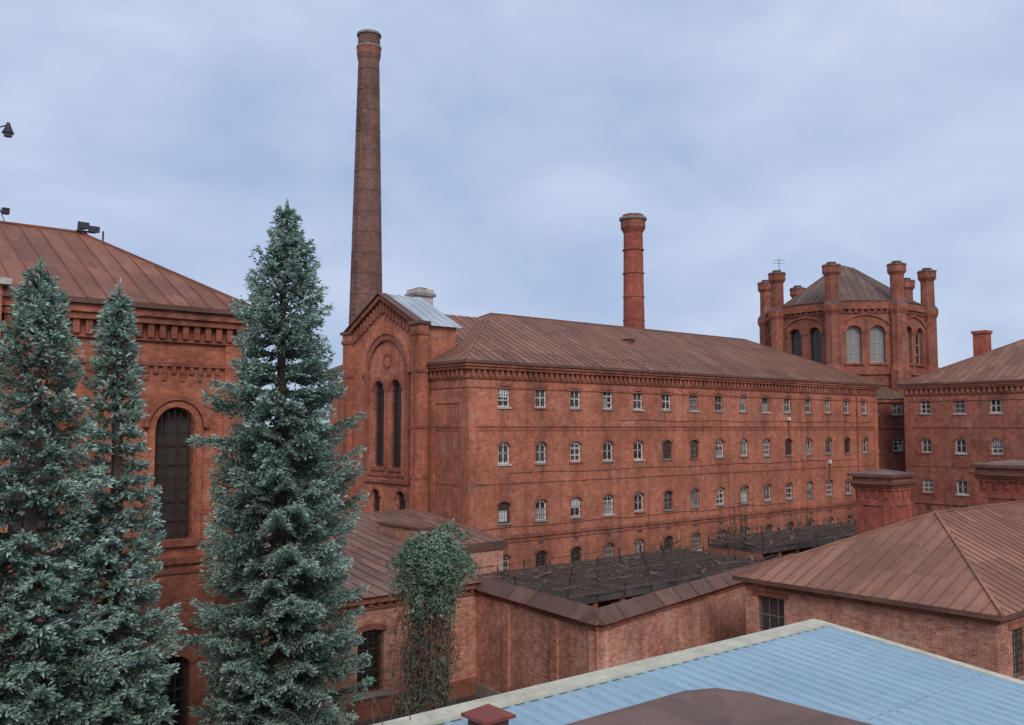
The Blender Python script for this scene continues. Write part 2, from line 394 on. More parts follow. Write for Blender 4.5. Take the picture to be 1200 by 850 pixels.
for z, s0, s1 in ((8.45, 3, 40), (11.5, 12, 43), (5.4, 1, 30)):
    for i in range(12):
        a = s0+(s1-s0)*i/12; b = s0+(s1-s0)*(i+1)/12
        trim.beam(WF.P(a, 0.03, z+0.05*math.sin(i*2.1)), WF.P(b, 0.03, z+0.05*math.sin((i+1)*2.1)), 0.02, 0.02, 'iron')
for s, z in ((30.6, 11.7), (36.2, 8.3)):
    WF.box(trim, s-0.12, s+0.12, 0.0, 0.2, z-0.1, z+0.16, 'panel_white'); trim.beam(WF.P(s, 0.1, z-0.1), WF.P(s, 0.02, z-1.2), 0.03, 0.03, 'iron')
hip(roof, 30.1, 74.0, 40.0, 55.5, 14.76, 18.7, 'x', 7.8, 7.8, 0.42, 'roof_red')
for i in range(22):
    x = 31+i*2.0; roof.beam((x, 40.35, 15.15), (x, 40.35, 15.36), 0.025, 0.025, 'rusty_iron')
roof.beam((31, 40.35, 15.36), (73, 40.35, 15.36), 0.025, 0.025, 'rusty_iron')
def dormer(mb, x, y, zf, w=0.9, h=0.6, ln=1.3):
    mb.box(x-w/2, x+w/2, y, y+ln, zf-0.3, zf+h*0.6, 'roof_red')
    mb.poly([(x-w/2-.1, y-.1, zf+h*0.6), (x, y-.1, zf+h), (x, y+ln, zf+h), (x-w/2-.1, y+ln, zf+h*0.6)], 'roof_red', 'roof')
    mb.poly([(x+w/2+.1, y-.1, zf+h*0.6), (x, y-.1, zf+h), (x, y+ln, zf+h), (x+w/2+.1, y+ln, zf+h*0.6)], 'roof_red', 'roof')
    mb.poly([(x-w/2-.1, y-.1, zf+h*0.6), (x+w/2+.1, y-.1, zf+h*0.6), (x, y-.1, zf+h)], 'roof_red')
    mb.box(x-w/2+.15, x+w/2-.15, y-.02, y+.02, zf, zf+h*0.5, 'glass')
dormer(roof, 48.2, 44.5, 17.0)
# --- gable front
WG = Wall((29.5, 43.6), (0, 1), (-1, 0)); LG = 8.3
gops = [dict(c=2.65, w=1.15, za=8.65, zb=13.9, rise=0.57), dict(c=4.55, w=1.15, za=8.65, zb=13.9, rise=0.57),
        dict(c=2.0, w=0.9, za=5.9, zb=7.3, rise=0.44), dict(c=4.8, w=0.9, za=5.9, zb=7.3, rise=0.44)]
build_wall(walls, WG, LG, 0, 17.0, gops, 'brick')
walls.poly([WG.P(0, 0, 17.0), WG.P(LG, 0, 17.0), WG.P(LG/2, 0, 19.1)], 'brick')
walls.poly([(29.5, 43.6, 0), (32, 43.6, 0), (32, 43.6, 17.0), (29.5, 43.6, 17.0)], 'brick')
walls.poly([(29.5, 51.9, 0), (32, 51.9, 0), (32, 51.9, 17.0), (29.5, 51.9, 17.0)], 'brick')
walls.poly([(32, 43.6, 14), (32, 51.9, 14), (32, 51.9, 17.0), (32, 47.75, 19.1), (32, 43.6, 17.0)], 'brick')
for o in gops[:2]:
    win(wins, WG, o, 'brown_paint', 'glass', 0.24, 0.07, 1, 5, 'iron', 0.2, 0.02)
    ring(trim, WG, o['c'], o['w']+0.03, o['zb']+0.015, 0.585, 0.22, 0.07, 'brick_trim')
    WG.box(trim, o['c']-0.75, o['c']+0.75, -0.1, 0.12, 8.45, 8.64, 'brick_trim')
for o in gops[2:]:
    win(wins, WG, o, 'brown_paint', 'glass', 0.2, 0.07, 1, 1, 'iron', 0.2, 0.02)
    ring(trim, WG, o['c'], o['w']+0.03, o['zb']+0.015, 0.45, 0.2, 0.07, 'brick_trim')
WG.box(trim, 3.53, 3.67, -0.02, 0.11, 8.65, 14.0, 'brick_trim')
ring(trim, WG, 3.6, 4.3, 16.35, 2.1, 0.35, 0.16, 'brick_trim', 18); ring(trim, WG, 3.6, 5.0, 16.72, 2.45, 0.2, 0.22, 'brick', 18)
for s in (1.1, 5.75): WG.box(trim, s, s+0.34, -0.02, 0.155, 7.9, 14.25, 'brick_trim')
WG.box(trim, 1.0, 6.2, -0.02, 0.14, 7.72, 7.9, 'brick_trim')
for k in range(14):
    th = 2*math.pi*k/14
    WG.box(trim, 3.6+0.42*math.cos(th)-0.06, 3.6+0.42*math.cos(th)+0.06, -0.02, 0.085+0.002*(k%2), 15.1-0.42*math.sin(th)-0.06, 15.1-0.42*math.sin(th)+0.06, 'brick_trim')
for s in (-0.25, LG-0.55):
    WG.box(trim, s, s+0.8, -0.3, 0.32, 0, 16.4, 'brick'); WG.box(trim, s-0.08, s+0.88, -0.35, 0.40, 16.4, 16.62, 'brick_trim')
    WG.box(trim, s-0.02, s+0.82, -0.32, 0.34, 16.62, 17.0, 'brick'); WG.box(trim, s-0.14, s+0.94, -0.42, 0.46, 17.0, 17.18, 'cap_metal')
    WG.box(trim, s+0.3, s+0.5, 0.3, 0.38, 1, 16.3, 'brick_trim')
    for z in (4.9, 8.1, 11.0, 14.2): WG.box(trim, s-0.05, s+0.85, -0.3, 0.37, z, z+0.16, 'brick_trim')
for z in (4.8, 8.12): WG.box(trim, 0.56, LG-0.56, -0.02, 0.075, z-.01, z+0.13, 'brick_trim')
for side in (0, 1):
    for k in range(11):
        f = (k+0.5)/11; s = f*LG/2 if side == 0 else LG-f*LG/2; z = 17.0+2.1*f
        if 0.35 < s < LG-0.35: WG.box(trim, s-0.11, s+0.11, -0.02, 0.15, z-0.95, z-0.28, 'brick_trim')
    a = WG.P(0 if side == 0 else LG, 0.1, 16.95); b = WG.P(LG/2, 0.1, 19.05)
    trim.beam(a, b, 0.42, 0.26, 'brick_trim')
    a = WG.P(-0.3 if side == 0 else LG+0.3, 0.12, 17.03); b = WG.P(LG/2, 0.12, 19.27)
    trim.beam(a, b, 0.62, 0.07, 'cap_metal')
roof.roof([(29.3, 43.3, 16.95), (32.3, 43.3, 16.95), (32.3, 47.75, 19.26), (29.3, 47.75, 19.26)], 'roof_zinc', 0.6)
roof.roof([(29.3, 52.2, 16.95), (29.3, 47.75, 19.26), (32.3, 47.75, 19.26), (32.3, 52.2, 16.95)], 'roof_zinc', 0.6)
roof.roof([(32.0, 43.4, 15.9), (40, 43.4, 15.9), (40, 47.75, 18.35), (32.0, 47.75, 18.35)], 'roof_red')
roof.roof([(32.0, 52.1, 15.9), (32.0, 47.75, 18.35), (40, 47.75, 18.35), (40, 52.1, 15.9)], 'roof_red')
roof.box(34.3, 35.6, 51.2, 52.4, 15, 20.0, 'plaster'); roof.box(34.15, 35.75, 51.05, 52.55, 20.0, 20.2, 'concrete'); roof.box(34.25, 35.65, 51.15, 52.45, 20.2, 20.5, 'plaster')
roof.box(34.6, 35.3, 51.5, 52.1, 20.5, 20.62, 'tar')
walls.obj('brick_walls', par); trim.obj('cornices_and_arches', par); wins.obj('barred_windows', par); roof.obj('metal_roof', par)

# ------------------------------------------------------------------ right wing
par = empty('prison_cell_block'); walls = MB(); trim = MB(); wins = MB(); roof = MB()
WR = Wall((75.3, 38.2), (0, -1), (-1, 0)); LR = 34.0
ops = cell_ops([1.8+2.8*i for i in range(11)], ROWS)
build_wall(walls, WR, LR, 0, 14.6, ops, 'brick_tower'); cell_windows(wins, trim, WR, ops)
for W2, L2 in ((Wall((75.3, 38.2), (1, 0), (0, 1)), 15.4), (Wall((75.3, 4.2), (1, 0), (0, -1)), 15.4), (Wall((90.7, 38.2), (0, -1), (1, 0)), 34.0)):
    build_wall(walls, W2, L2, 0, 14.6, [], 'brick_tower')
cornice(trim, WR, LR, 14.58, 1.01, 0, 'brick_tower')
for (z0, z1, p) in ((11.05, 11.2, 0.06), (7.85, 7.95, 0.04), (4.78, 4.98, 0.10)): WR.box(trim, -p, LR+p, -0.04, p, z0, z1, 'brick_tower')
WR.box(trim, 0.0, 0.6, -0.04, 0.09, 0.5, 13.2, 'brick_tower')
hip(roof, 75.3, 90.7, 4.2, 38.2, 14.76, 18.6, 'y', 7.0, 7.0, 0.42, 'roof_red')
roof.box(82.4, 83.5, 34.3, 35.4, 15, 19.3, 'brick_stack'); roof.box(82.3, 83.6, 34.2, 35.5, 19.3, 19.55, 'brick_trim')
walls.obj('brick_walls', par); trim.obj('cornices_and_arches', par); wins.obj('barred_windows', par); roof.obj('metal_roof', par)

# ------------------------------------------------------------------ octagonal tower
par = empty('octagonal_tower'); walls = MB(); trim = MB(); wins = MB(); roof = MB()
CX, CY = 83.0, 48.0
def octa(ap): return ap/math.cos(math.pi/8)
def facets(ap):
    R = octa(ap)
    for k in range(8):
        a0 = math.radians(22.5+45*k); a1 = math.radians(22.5+45*(k+1))
        p = (CX+R*math.cos(a1), CY+R*math.sin(a1)); q = (CX+R*math.cos(a0), CY+R*math.sin(a0))
        L = math.dist(p, q); d = ((q[0]-p[0])/L, (q[1]-p[1])/L); am = (a0+a1)/2
        yield Wall(p, d, (math.cos(am), math.sin(am))), L, k
for W, L, k in facets(7.0):
    c = L/2
    ops = [dict(c=c-1.05, w=1.35, za=17.0, zb=20.4, rise=0.67), dict(c=c+1.05, w=1.35, za=17.0, zb=20.4, rise=0.67)]
    build_wall(walls, W, L, 10, 22.2, ops, 'brick_tower', 0.45)
    for o in ops:
        win(wins, W, o, 'brown_paint' if k == 3 else 'grey_paint', 'glass_pale' if k in (4,) else 'glass', 0.35, 0.09, 1, 2)
        ring(trim, W, o['c'], o['w']+0.04, o['zb']+0.02, 0.69, 0.25, 0.1, 'brick_trim')
        W.box(trim, o['c']-0.85, o['c']+0.85, -0.1, 0.16, 16.78, 16.99, 'brick_trim')
    ring(trim, W, c, 4.3, 21.35, 0.9, 0.18, 0.14, 'brick_trim')
    W.box(trim, 0.3, L-0.3, -0.05, 0.3, 21.9, 22.2, 'brick_trim'); W.box(trim, 0.3, L-0.3, -0.05, 0.12, 21.55, 21.66, 'brick_tower')
    W.box(trim, 0.3, L-0.3, -0.05, 0.2, 15.9, 16.2, 'brick_trim'); W.box(trim, 0.3, L-0.3, -0.05, 0.1, 14.9, 15.05, 'brick_trim')
    dent(trim, W, 0.9, L-0.9, 0.5, 0.25, 0.2, 21.66, 21.897, 'brick_trim')
    W.box(trim, 0.3, L-0.3, -0.35, 0.05, 22.2, 22.65, 'brick_tower'); W.box(trim, 0.3, L-0.3, -0.4, 0.12, 22.65, 22.78, 'cap_metal')
R = octa(7.0)
for k in range(8):
    a = math.radians(22.5+45*k); x = CX+R*math.cos(a)*1.005; y = CY+R*math.sin(a)*1.005; r8 = math.pi/8
    for (r0, r1, z0, z1, m) in ((0.95, 0.95, 8, 16.2, 'brick_tower'), (0.95, 0.75, 16.2, 16.8, 'brick_trim'), (0.72, 0.72, 16.8, 21.4, 'brick_tower'),
                               (0.72, 0.90, 21.4, 21.8, 'brick_trim'), (0.90, 0.90, 21.8, 22.3, 'brick_trim'), (0.90, 0.64, 22.3, 22.7, 'cap_metal'),
                               (0.62, 0.60, 22.7, 25.0, 'brick_tower'), (0.60, 0.82, 25.0, 25.3, 'brick_trim'), (0.82, 0.82, 25.3, 25.9, 'brick_tower'), (0.88, 0.84, 25.9, 26.05, 'cap_metal')):
        trim.prism(x, y, r0, r1, z0, z1, 8, m, r8)
    trim.prism(x, y, 0.45, 0.42, 26.05, 26.3, 8, 'tar', r8)
Rb = octa(6.75)
V = [(CX+Rb*math.cos(math.radians(22.5+45*k)), CY+Rb*math.sin(math.radians(22.5+45*k)), 22.6) for k in range(8)]
T = [(CX+0.9*math.cos(math.radians(22.5+45*k)), CY+0.9*math.sin(math.radians(22.5+45*k)), 26.9) for k in range(8)]
for k in range(8):
    j = (k+1) % 8; roof.roof([V[k], V[j], T[j], T[k]], 'roof_tower', 0.7); roof.beam(V[k], T[k], 0.12, 0.1, 'roof_tower')
roof.prism(CX, CY, 0.9, 0.15, 26.9, 27.2, 8, 'roof_tower', math.pi/8)
roof.beam((CX-6.5, CY+3.0, 25.9), (CX-6.5, CY+3.0, 27.6), 0.04, 0.04, 'iron')
for dz in (0.0, 0.3): roof.beam((CX-6.9, CY+3.4, 27.1+dz), (CX-6.1, CY+2.6, 27.1+dz), 0.03, 0.03, 'iron')
for W, L, k in facets(8.6):
    ops = cell_ops([L/2-2.1, L/2, L/2+2.1], ROWS[:3]) if k in (4, 5, 3, 6) else []
    build_wall(walls, W, L, 0, 13.6, ops, 'brick_tower')
    if ops: cell_windows(wins, trim, W, ops)
    W.box(trim, 0, L, -0.05, 0.2, 13.3, 13.6, 'brick_trim'); W.box(trim, 0, L, -0.05, 0.08, 11.0, 11.16, 'brick_trim')
Ra, Rc = octa(8.9), octa(6.9)
for k in range(8):
    a0, a1 = math.radians(22.5+45*k), math.radians(67.5+45*k)
    roof.roof([(CX+Ra*math.cos(a0), CY+Ra*math.sin(a0), 13.61), (CX+Ra*math.cos(a1), CY+Ra*math.sin(a1), 13.61), (CX+Rc*math.cos(a1), CY+Rc*math.sin(a1), 14.8), (CX+Rc*math.cos(a0), CY+Rc*math.sin(a0), 14.8)], 'roof_tower')
walls.obj('drum_walls', par); trim.obj('corner_turrets_and_cornices', par); wins.obj('arched_windows', par); roof.obj('pyramid_roof', par)

# ------------------------------------------------------------------ chimneys
def chimney(name, x, y, prof, mat, n=32):
    par = empty(name); c = MB()
    for i, (r0, r1, z0, z1, m) in enumerate(prof): c.prism(x, y, r0, r1, z0, z1, n, m or mat)
    return par, c
HX, HY = 48.95, 82.7
par, c = chimney('factory_chimney', HX, HY, [(2.25, 1.12, 0, 50.2, None), (1.14, 1.27, 50.2, 50.8, None), (1.27, 1.27, 50.8, 51.5, 'brick_tower'), (1.33, 1.33, 51.5, 51.7, 'concrete'), (1.19, 1.17, 51.7, 52.9, 'brick_chimney'), (1.30, 1.28, 52.9, 53.15, 'concrete'), (0.95, 0.95, 53.15, 53.17, 'tar')], 'brick_chimney')
for z in np.arange(16, 50, 2.2):
    r = 2.25-(2.25-1.12)*z/50.2+0.02; c.prism(HX, HY, r, r, z, z+0.07, 32, 'rusty_iron')
for i in range(60):
    z = 16+i*0.56; r = 2.25-(2.25-1.12)*z/50.2+0.12
    c.beam((HX-r*0.95, HY-r*0.3-.25, z), (HX-r*0.95, HY-r*0.3+.25, z), 0.04, 0.04, 'iron')
c.obj('brick_shaft_with_rings', par)
par, c = chimney('red_boiler_chimney', 56.7, 52.0, [(0.98, 0.80, 12, 27.5, None), (0.82, 1.02, 27.5, 27.9, None), (1.04, 1.04, 27.9, 28.6, 'brick_tower'), (1.16, 1.16, 28.6, 28.8, 'concrete'), (0.92, 0.88, 28.8, 29.05, 'brick_tower'), (0.8, 0.8, 29.05, 29.06, 'tar')], 'brick_stack')
for z in (20.0, 22.0, 24.0, 26.0): c.prism(56.7, 52.0, 0.92, 0.92, z, z+0.07, 32, 'brick_tower')
c.box(55.4, 58.0, 50.7, 53.3, 12, 18.4, 'brick_tower'); c.obj('brick_shaft_with_rings', par)

# ------------------------------------------------------------------ left brick building
par = empty('brick_hall'); walls = MB(); trim = MB(); wins = MB(); roof = MB()
WL = Wall((-12.5, 29.0), (1, 0), (0, -1)); LL = 25.0
ops = []
for i in range(6):
    c = 22.8-4.0*i
    ops.append(dict(c=c, w=1.22, za=7.5, zb=11.65, rise=0.61)); ops.append(dict(c=c, w=1.35, za=1.2, zb=3.95, rise=0.35))
build_wall(walls, WL, LL, 0, 14.7, ops, 'brick_left', 0.4)
for o in ops:
    up = o['za'] > 5
    win(wins, WL, o, 'brown_paint', 'glass_grey' if up else 'glass', 0.3, 0.08, 2 if up else 1, 5 if up else 2, 'iron', 0.2, 0.025)
    if up:
        ring(trim, WL, o['c'], 1.26, o['zb']+0.02, 0.63, 0.2, 0.10, 'brick_left', 16); ring(trim, WL, o['c'], 1.72, o['zb']+0.24, 0.855, 0.15, 0.17, 'brick_trim', 16)
        for sg in (-1, 1):
            WL.box(trim, o['c']+sg*0.75-0.1, o['c']+sg*0.75+0.1, -0.02, 0.095, 7.4, 11.03, 'brick_left')
    else: ring(trim, WL, o['c'], 1.4, o['zb']+0.02, 0.37, 0.28, 0.07, 'brick_trim', 8)
    WL.box(trim, o['c']-0.95, o['c']+0.95, -0.1, 0.16, o['za']-0.2, o['za']-0.003, 'brick_trim')
for W2, L2 in ((Wall((12.5, 29), (0, 1), (1, 0)), 12.0), (Wall((-12.5, 29), (0, 1), (-1, 0)), 12.0), (Wall((-12.5, 41), (1, 0), (0, 1)), 25.0)):
    build_wall(walls, W2, L2, 0, 14.7, [], 'brick_left')
for (a, b, p) in ((14.45, 14.68, 0.38), (14.25, 14.447, 0.28), (13.72, 13.82, 0.12), (12.95, 13.08, 0.10), (6.75, 6.95, 0.12), (6.45, 6.55, 0.06), (4.75, 4.9, 0.08), (0, 0.9, 0.12)):
    WL.box(trim, -p, LL+p, -0.04, p, a, b, 'brick_trim')
    Wall((12.5, 29), (0, 1), (1, 0)).box(trim, 0, 12, -0.04, p-.003, a+0.003, b-0.003, 'brick_trim')
dent(trim, WL, 0.2, LL-0.2, 0.36, 0.18, 0.2, 13.82, 14.247, 'brick_trim')
dent(trim, WL, 0.9, LL-0.9, 0.28, 0.13, 0.08, 12.72, 12.947, 'brick_trim')
dent(trim, WL, 0.9, LL-0.9, 0.56, 0.14, 0.05, 12.50, 12.717, 'brick_trim')
WL.box(trim, LL-0.65, LL, -0.03, 0.09, 0.95, 13.7, 'brick_left')
for i in range(6):
    s = 20.8-4.0*i; WL.box(trim, s-0.25, s+0.25, -0.03, 0.05, 7.0, 12.45, 'brick_left')
WL.box(trim, 18.25-3.2, 18.25-.55, -0.02, 0.55, 12.4, 15.0, 'brick_left'); WL.box(trim, 18.25-3.4, 18.25-.35, -0.02, 0.72, 15.0, 15.18, 'plaster'); WL.box(trim, 18.25-3.0, 18.25-.75, -0.02, 0.5, 15.18, 15.4, 'brick_trim')
hip(roof, -12.5, 12.5, 29, 41, 14.85, 18.05, 'x', 3.7, 3.7, 0.5, 'roof_left', 0.62)
walls.obj('brick_walls', par); trim.obj('cornices_and_arches', par); wins.obj('arched_windows', par); roof.obj('metal_roof', par)

par = empty('floodlight'); f = MB(); fx, fy, fz = 8.95, 34.9, 17.85
f.beam((fx, fy, fz-0.2), (fx, fy, fz+0.28), 0.06, 0.06, 'lamp_black'); f.beam((fx-0.3, fy, fz+0.26), (fx+0.36, fy, fz+0.26), 0.05, 0.05, 'lamp_black')
for dx, tz, hh in ((-0.14, 0.30, .26), (0.22, 0.22, .24)):
    b = [(fx+dx-0.2, fy-0.30, fz+tz), (fx+dx+0.2, fy-0.30, fz+tz), (fx+dx+0.24, fy-0.18, fz+tz+hh), (fx+dx-0.16, fy-0.18, fz+tz+hh)]
    tp = [(fx+dx-0.09, fy+0.12, fz+tz+0.02), (fx+dx+0.09, fy+0.12, fz+tz+0.02), (fx+dx+0.12, fy+0.12, fz+tz+hh*.7), (fx+dx-0.06, fy+0.12, fz+tz+hh*.7)]
    f.hexa(b, tp, 'lamp_black')
for s in (-0.5, 0.5): f.beam((fx+s, fy, fz-0.25), (fx, fy, fz+0.26), 0.03, 0.03, 'lamp_black')
f.beam((fx+.62, fy, fz-.4), (fx+.62, fy, fz+.35), .05, .05, 'lamp_black')
f.obj('lamp_heads_and_bracket', par)

# lamp mast standing on the hall's roof ridge (left edge of the view)
par = empty('roof_lamp_mast'); f = MB(); mx_, my_, mz_ = 5.95, 35.0, 18.0
f.prism(mx_, my_, .05, .035, mz_-.1, mz_+3.4, 10, 'iron'); f.box(mx_-.14, mx_+.14, my_-.14, my_+.14, mz_-.1, mz_+.12, 'iron')
f.beam((mx_, my_, mz_+3.3), (mx_+.38, my_, mz_+3.5), .04, .04, 'iron')
f.prism(mx_+.42, my_, .20, .10, mz_+3.22, mz_+3.44, 12, 'lamp_black'); f.prism(mx_+.42, my_, .10, .05, mz_+3.44, mz_+3.60, 12, 'lamp_black'); f.prism(mx_+.42, my_, .13, .15, mz_+3.10, mz_+3.219, 12, 'glass_grey')
f.beam((mx_, my_, mz_+.45), (mx_+.45, my_, mz_+.45), .04, .04, 'iron'); f.box(mx_+.33, mx_+.55, my_-.12, my_+.12, mz_+.38, mz_+.58, 'lamp_black')
for a in (0.5, 2.6, 4.7): f.beam((mx_, my_, mz_+1.2), (mx_+.8*math.cos(a), my_+.8*math.sin(a), mz_-.35), .02, .02, 'iron')
f.obj('mast_arm_and_lamp', par)

# ------------------------------------------------------------------ annex
par = empty('low_annex'); walls = MB(); trim = MB(); wins = MB(); roof = MB()
WA = Wall((12.5, 30.7), (1, 0), (0, -1)); LA = 11.4
ops = [dict(c=2.2, w=1.25, za=1.0, zb=3.3, rise=0.12), dict(c=6.05, w=1.15, za=0.95, zb=3.3, rise=0.1)]
build_wall(walls, WA, LA, 0, 4.6, ops, 'brick_yard')
for o in ops:
    win(wins, WA, o, 'brown_paint', 'glass', 0.24, 0.07, 1, 2, 'iron', 0.22, 0.025); ring(trim, WA, o['c'], 1.3, o['zb']+0.02, 0.14, 0.22, 0.05, 'brick_trim', 8)
    WA.box(trim, o['c']-0.8, o['c']+0.8, -0.1, 0.12, 0.79, 0.947, 'concrete')
build_wall(walls, Wall((23.9, 30.7), (0, 1), (1, 0)), 5.3, 0, 4.6, [], 'brick_yard')
build_wall(walls, Wall((23.9, 36.0), (1, 0), (0, -1)), 5.5, 0, 5.0, [], 'brick_yard')
build_wall(walls, Wall((29.4, 36.0), (0, 1), (1, 0)), 7.6, 0, 5.0, [], 'brick_yard')
for a, b, p in ((4.35, 4.6, 0.25), (4.1, 4.2, 0.1), (0, 0.7, 0.1)): WA.box(trim, 0, LA+p, -0.03, p, a, b, 'brick_trim')
WA.box(trim, LA-3.2, LA-2.6, -0.03, 0.2, 0.7, 4.09, 'brick_yard')
dent(trim, WA, 0.3, LA-0.2, 0.4, 0.18, 0.15, 4.2, 4.347, 'brick_trim')
roof.roof([(12.5, 30.3, 4.62), (24.3, 30.3, 4.62), (24.3, 36.0, 5.35), (12.5, 36.0, 5.35)], 'roof_annex')
roof.roof([(12.5, 36.0, 5.352), (29.6, 36.0, 5.352), (29.6, 43.9, 6.4), (12.5, 43.9, 6.4)], 'roof_annex')
roof.poly([(24.3, 30.3, 4.6), (24.3, 36, 4.6), (24.3, 36, 5.35)], 'cap_metal')
roof.box(23.9, 29.6, 35.9, 36.1, 4.95, 5.345, 'cap_metal')
roof.box(24.6, 25.2, 36.3, 40.0, 5.2, 6.2, 'brick_yard'); roof.box(24.5, 25.3, 36.2, 40.1, 6.2, 6.3, 'cap_metal')
roof.box(20.5, 21.3, 38.0, 38.8, 5.4, 7.1, 'brick_yard'); roof.box(20.4, 21.4, 37.9, 38.9, 7.1, 7.25, 'concrete')
walls.obj('brick_walls', par); trim.obj('cornice', par); wins.obj('barred_windows', par); roof.obj('metal_roof', par)

# ------------------------------------------------------------------ perimeter yard wall
par = empty('brick_yard_wall'); w = MB()
PTS = [(23.9, 30.9), (22.8, 22.7), (33.3, 24.9), (40.0, 26.3)]
for i in range(len(PTS)-1):
    p, q = PTS[i], PTS[i+1]; L = math.dist(p, q); d = ((q[0]-p[0])/L, (q[1]-p[1])/L); n = (d[1], -d[0])
    if i == 0: n = (-abs(n[0]), n[1]) if n[0] > 0 else n
    W = Wall(p, d, n); o0 = 0.003*i
    W.box(w, -0.25-o0, L+0.25, -0.25, 0.25, 0, 4.35-o0, 'brick_yard')
    W.box(w, -0.30, L+0.30, -0.30-o0, 0.30+o0, 4.1-o0, 4.35+o0, 'brick_trim')
    W.box(w, -0.32, L+0.32, -0.33-o0, 0.33+o0, 0, 0.5+o0, 'concrete')
    A = [W.P(-0.45, -0.5, 4.34+o0), W.P(L+0.45, -0.5, 4.34+o0), W.P(L+0.45, 0.5, 4.34+o0), W.P(-0.45, 0.5, 4.34+o0)]
    r0, r1 = W.P(-0.2, 0, 4.80), W.P(L+0.2, 0, 4.80)
    w.roof([A[3], A[2], r1, r0], 'cap_metal', 1.4); w.roof([A[1], A[0], r0, r1], 'cap_metal', 1.4)
    w.poly([A[0], A[3], r0], 'cap_metal'); w.poly([A[1], A[2], r1], 'cap_metal'); w.poly(A[::-1], 'cap_metal')
    k = max(1, int(L/3.6))
    for j in range(1, k+1):
        s = L*j/(k+0.5)-0.6
        W.box(w, s-0.22, s+0.22, -0.34, 0.34, 0.5, 4.09, 'brick_yard')
w.obj('wall_and_coping', par)

# ------------------------------------------------------------------ exercise yard cages
def cage(name, x0, x1, y0, y1, z, nx, ny, seed):
    rnd = random.Random(seed); par = empty(name); c = MB()
    c.box(x0, x1, y0, y1, z-0.35, z-0.15, 'tar')
    for i in range(nx+1):
        x = x0+(x1-x0)*i/nx; c.box(x-0.12, x+0.12, y0+0.1, y1+0.1, 0, z-0.36, 'brick_trim')
        c.beam((x, y0, z+rnd.uniform(-.05, .05)), (x, y1, z+rnd.uniform(-.05, .05)), 0.12, 0.10, 'rusty_iron')
        for j in range(ny+1):
            y = y0+(y1-y0)*j/ny; c.beam((x, y, z-0.3), (x+rnd.uniform(-.03, .03), y, z+rnd.uniform(0.05, 0.5)), 0.05, 0.05, 'iron')
    for j in range(ny+1):
        y = y0+(y1-y0)*j/ny; c.beam((x0, y, z+0.02), (x1, y, z+rnd.uniform(0, .1)), 0.08, 0.08, 'rusty_iron')
        c.beam((x0, y, z+0.35), (x1, y, z+rnd.uniform(.25, .45)), 0.02, 0.02, 'iron')
    for k in range(int((x1-x0)*4)):
        x = x0+k/4; c.beam((x, y0, z+0.08), (x+rnd.uniform(-.1, .1), y1, z+0.08), 0.02, 0.02, 'rusty_iron')
    for k in range(int((y1-y0)*4)):
        y = y0+k/4; c.beam((x0, y, z+0.1), (x1, y+rnd.uniform(-.1, .1), z+0.1), 0.02, 0.02, 'rusty_iron')
    for k in range(int((x1-x0)*(y1-y0)*1.8)):
        x = rnd.uniform(x0, x1-0.5); y = rnd.uniform(y0, y1-0.3); a = rnd.uniform(0, 3.14); l = rnd.uniform(0.3, 1.6)
        c.beam((x, y, z+rnd.uniform(0, .15)), (x+l*math.cos(a), y+l*math.sin(a)*0.6, z+rnd.uniform(0.0, .25)), rnd.uniform(.03, .14), rnd.uniform(.02, .04), rnd.choice(['rusty_iron', 'tar', 'iron', 'vine', 'vine', 'rusty_iron']))
    c.obj('cage_frame_and_roof', par)
cage('exercise_yard_cage', 24.4, 38.6, 25.9, 32.2, 4.50, 9, 4, 3)
cage('exercise_yard_cage', 41.5, 55.0, 29.0, 32.6, 4.7, 8, 3, 5)

# ------------------------------------------------------------------ hip roofed building right
par = empty('hip_roof_building'); walls = MB(); trim = MB(); wins = MB(); roof = MB()
W1 = Wall((29.3, 12.2), (0, 1), (-1, 0)); L1 = 9.1
o1 = [dict(c=8.0, w=1.15, za=3.35, zb=4.75, rise=0)]
build_wall(walls, W1, L1, 0, 5.2, o1, 'brick_yard')
W2 = Wall((29.3, 12.2), (1, 0), (0, -1)); L2 = 24.0
o2 = [dict(c=1.6+3.2*i, w=1.0, za=3.2, zb=4.75, rise=0) for i in range(7)]
build_wall(walls, W2, L2, 0, 5.2, o2, 'brick_yard')
build_wall(walls, Wall((53.3, 12.2), (0, 1), (1, 0)), L1, 0, 5.2, [], 'brick_yard'); build_wall(walls, Wall((29.3, 21.3), (1, 0), (0, 1)), L2, 0, 5.2, [], 'brick_yard')
for W, oo in ((W1, o1), (W2, o2)):
    for o in oo:
        win(wins, W, o, 'grey_paint', 'glass_grey', 0.2, 0.06, 2, 1, 'iron', 0.12, 0.02)
        W.box(trim, o['c']-0.7, o['c']+0.7, -0.05, 0.08, o['za']-0.1, o['za']-.002, 'concrete'); W.box(trim, o['c']-0.75, o['c']+0.75, -0.02, 0.03, o['zb']+.002, o['zb']+0.2, 'brick_trim')
W1.box(trim, -0.08, L1+0.08, -0.02, 0.08, 5.05, 5.2, 'brick_trim'); W2.box(trim, 0, L2, -0.02, 0.083, 5.053, 5.197, 'brick_trim')
hip(roof, 29.3, 53.3, 12.2, 21.3, 5.4, 7.75, 'x', 5.9, 5.9, 0.35, 'roof_hip', 0.5)
walls.obj('brick_walls', par); trim.obj('sills_and_lintels', par); wins.obj('barred_windows', par); roof.obj('metal_roof', par)

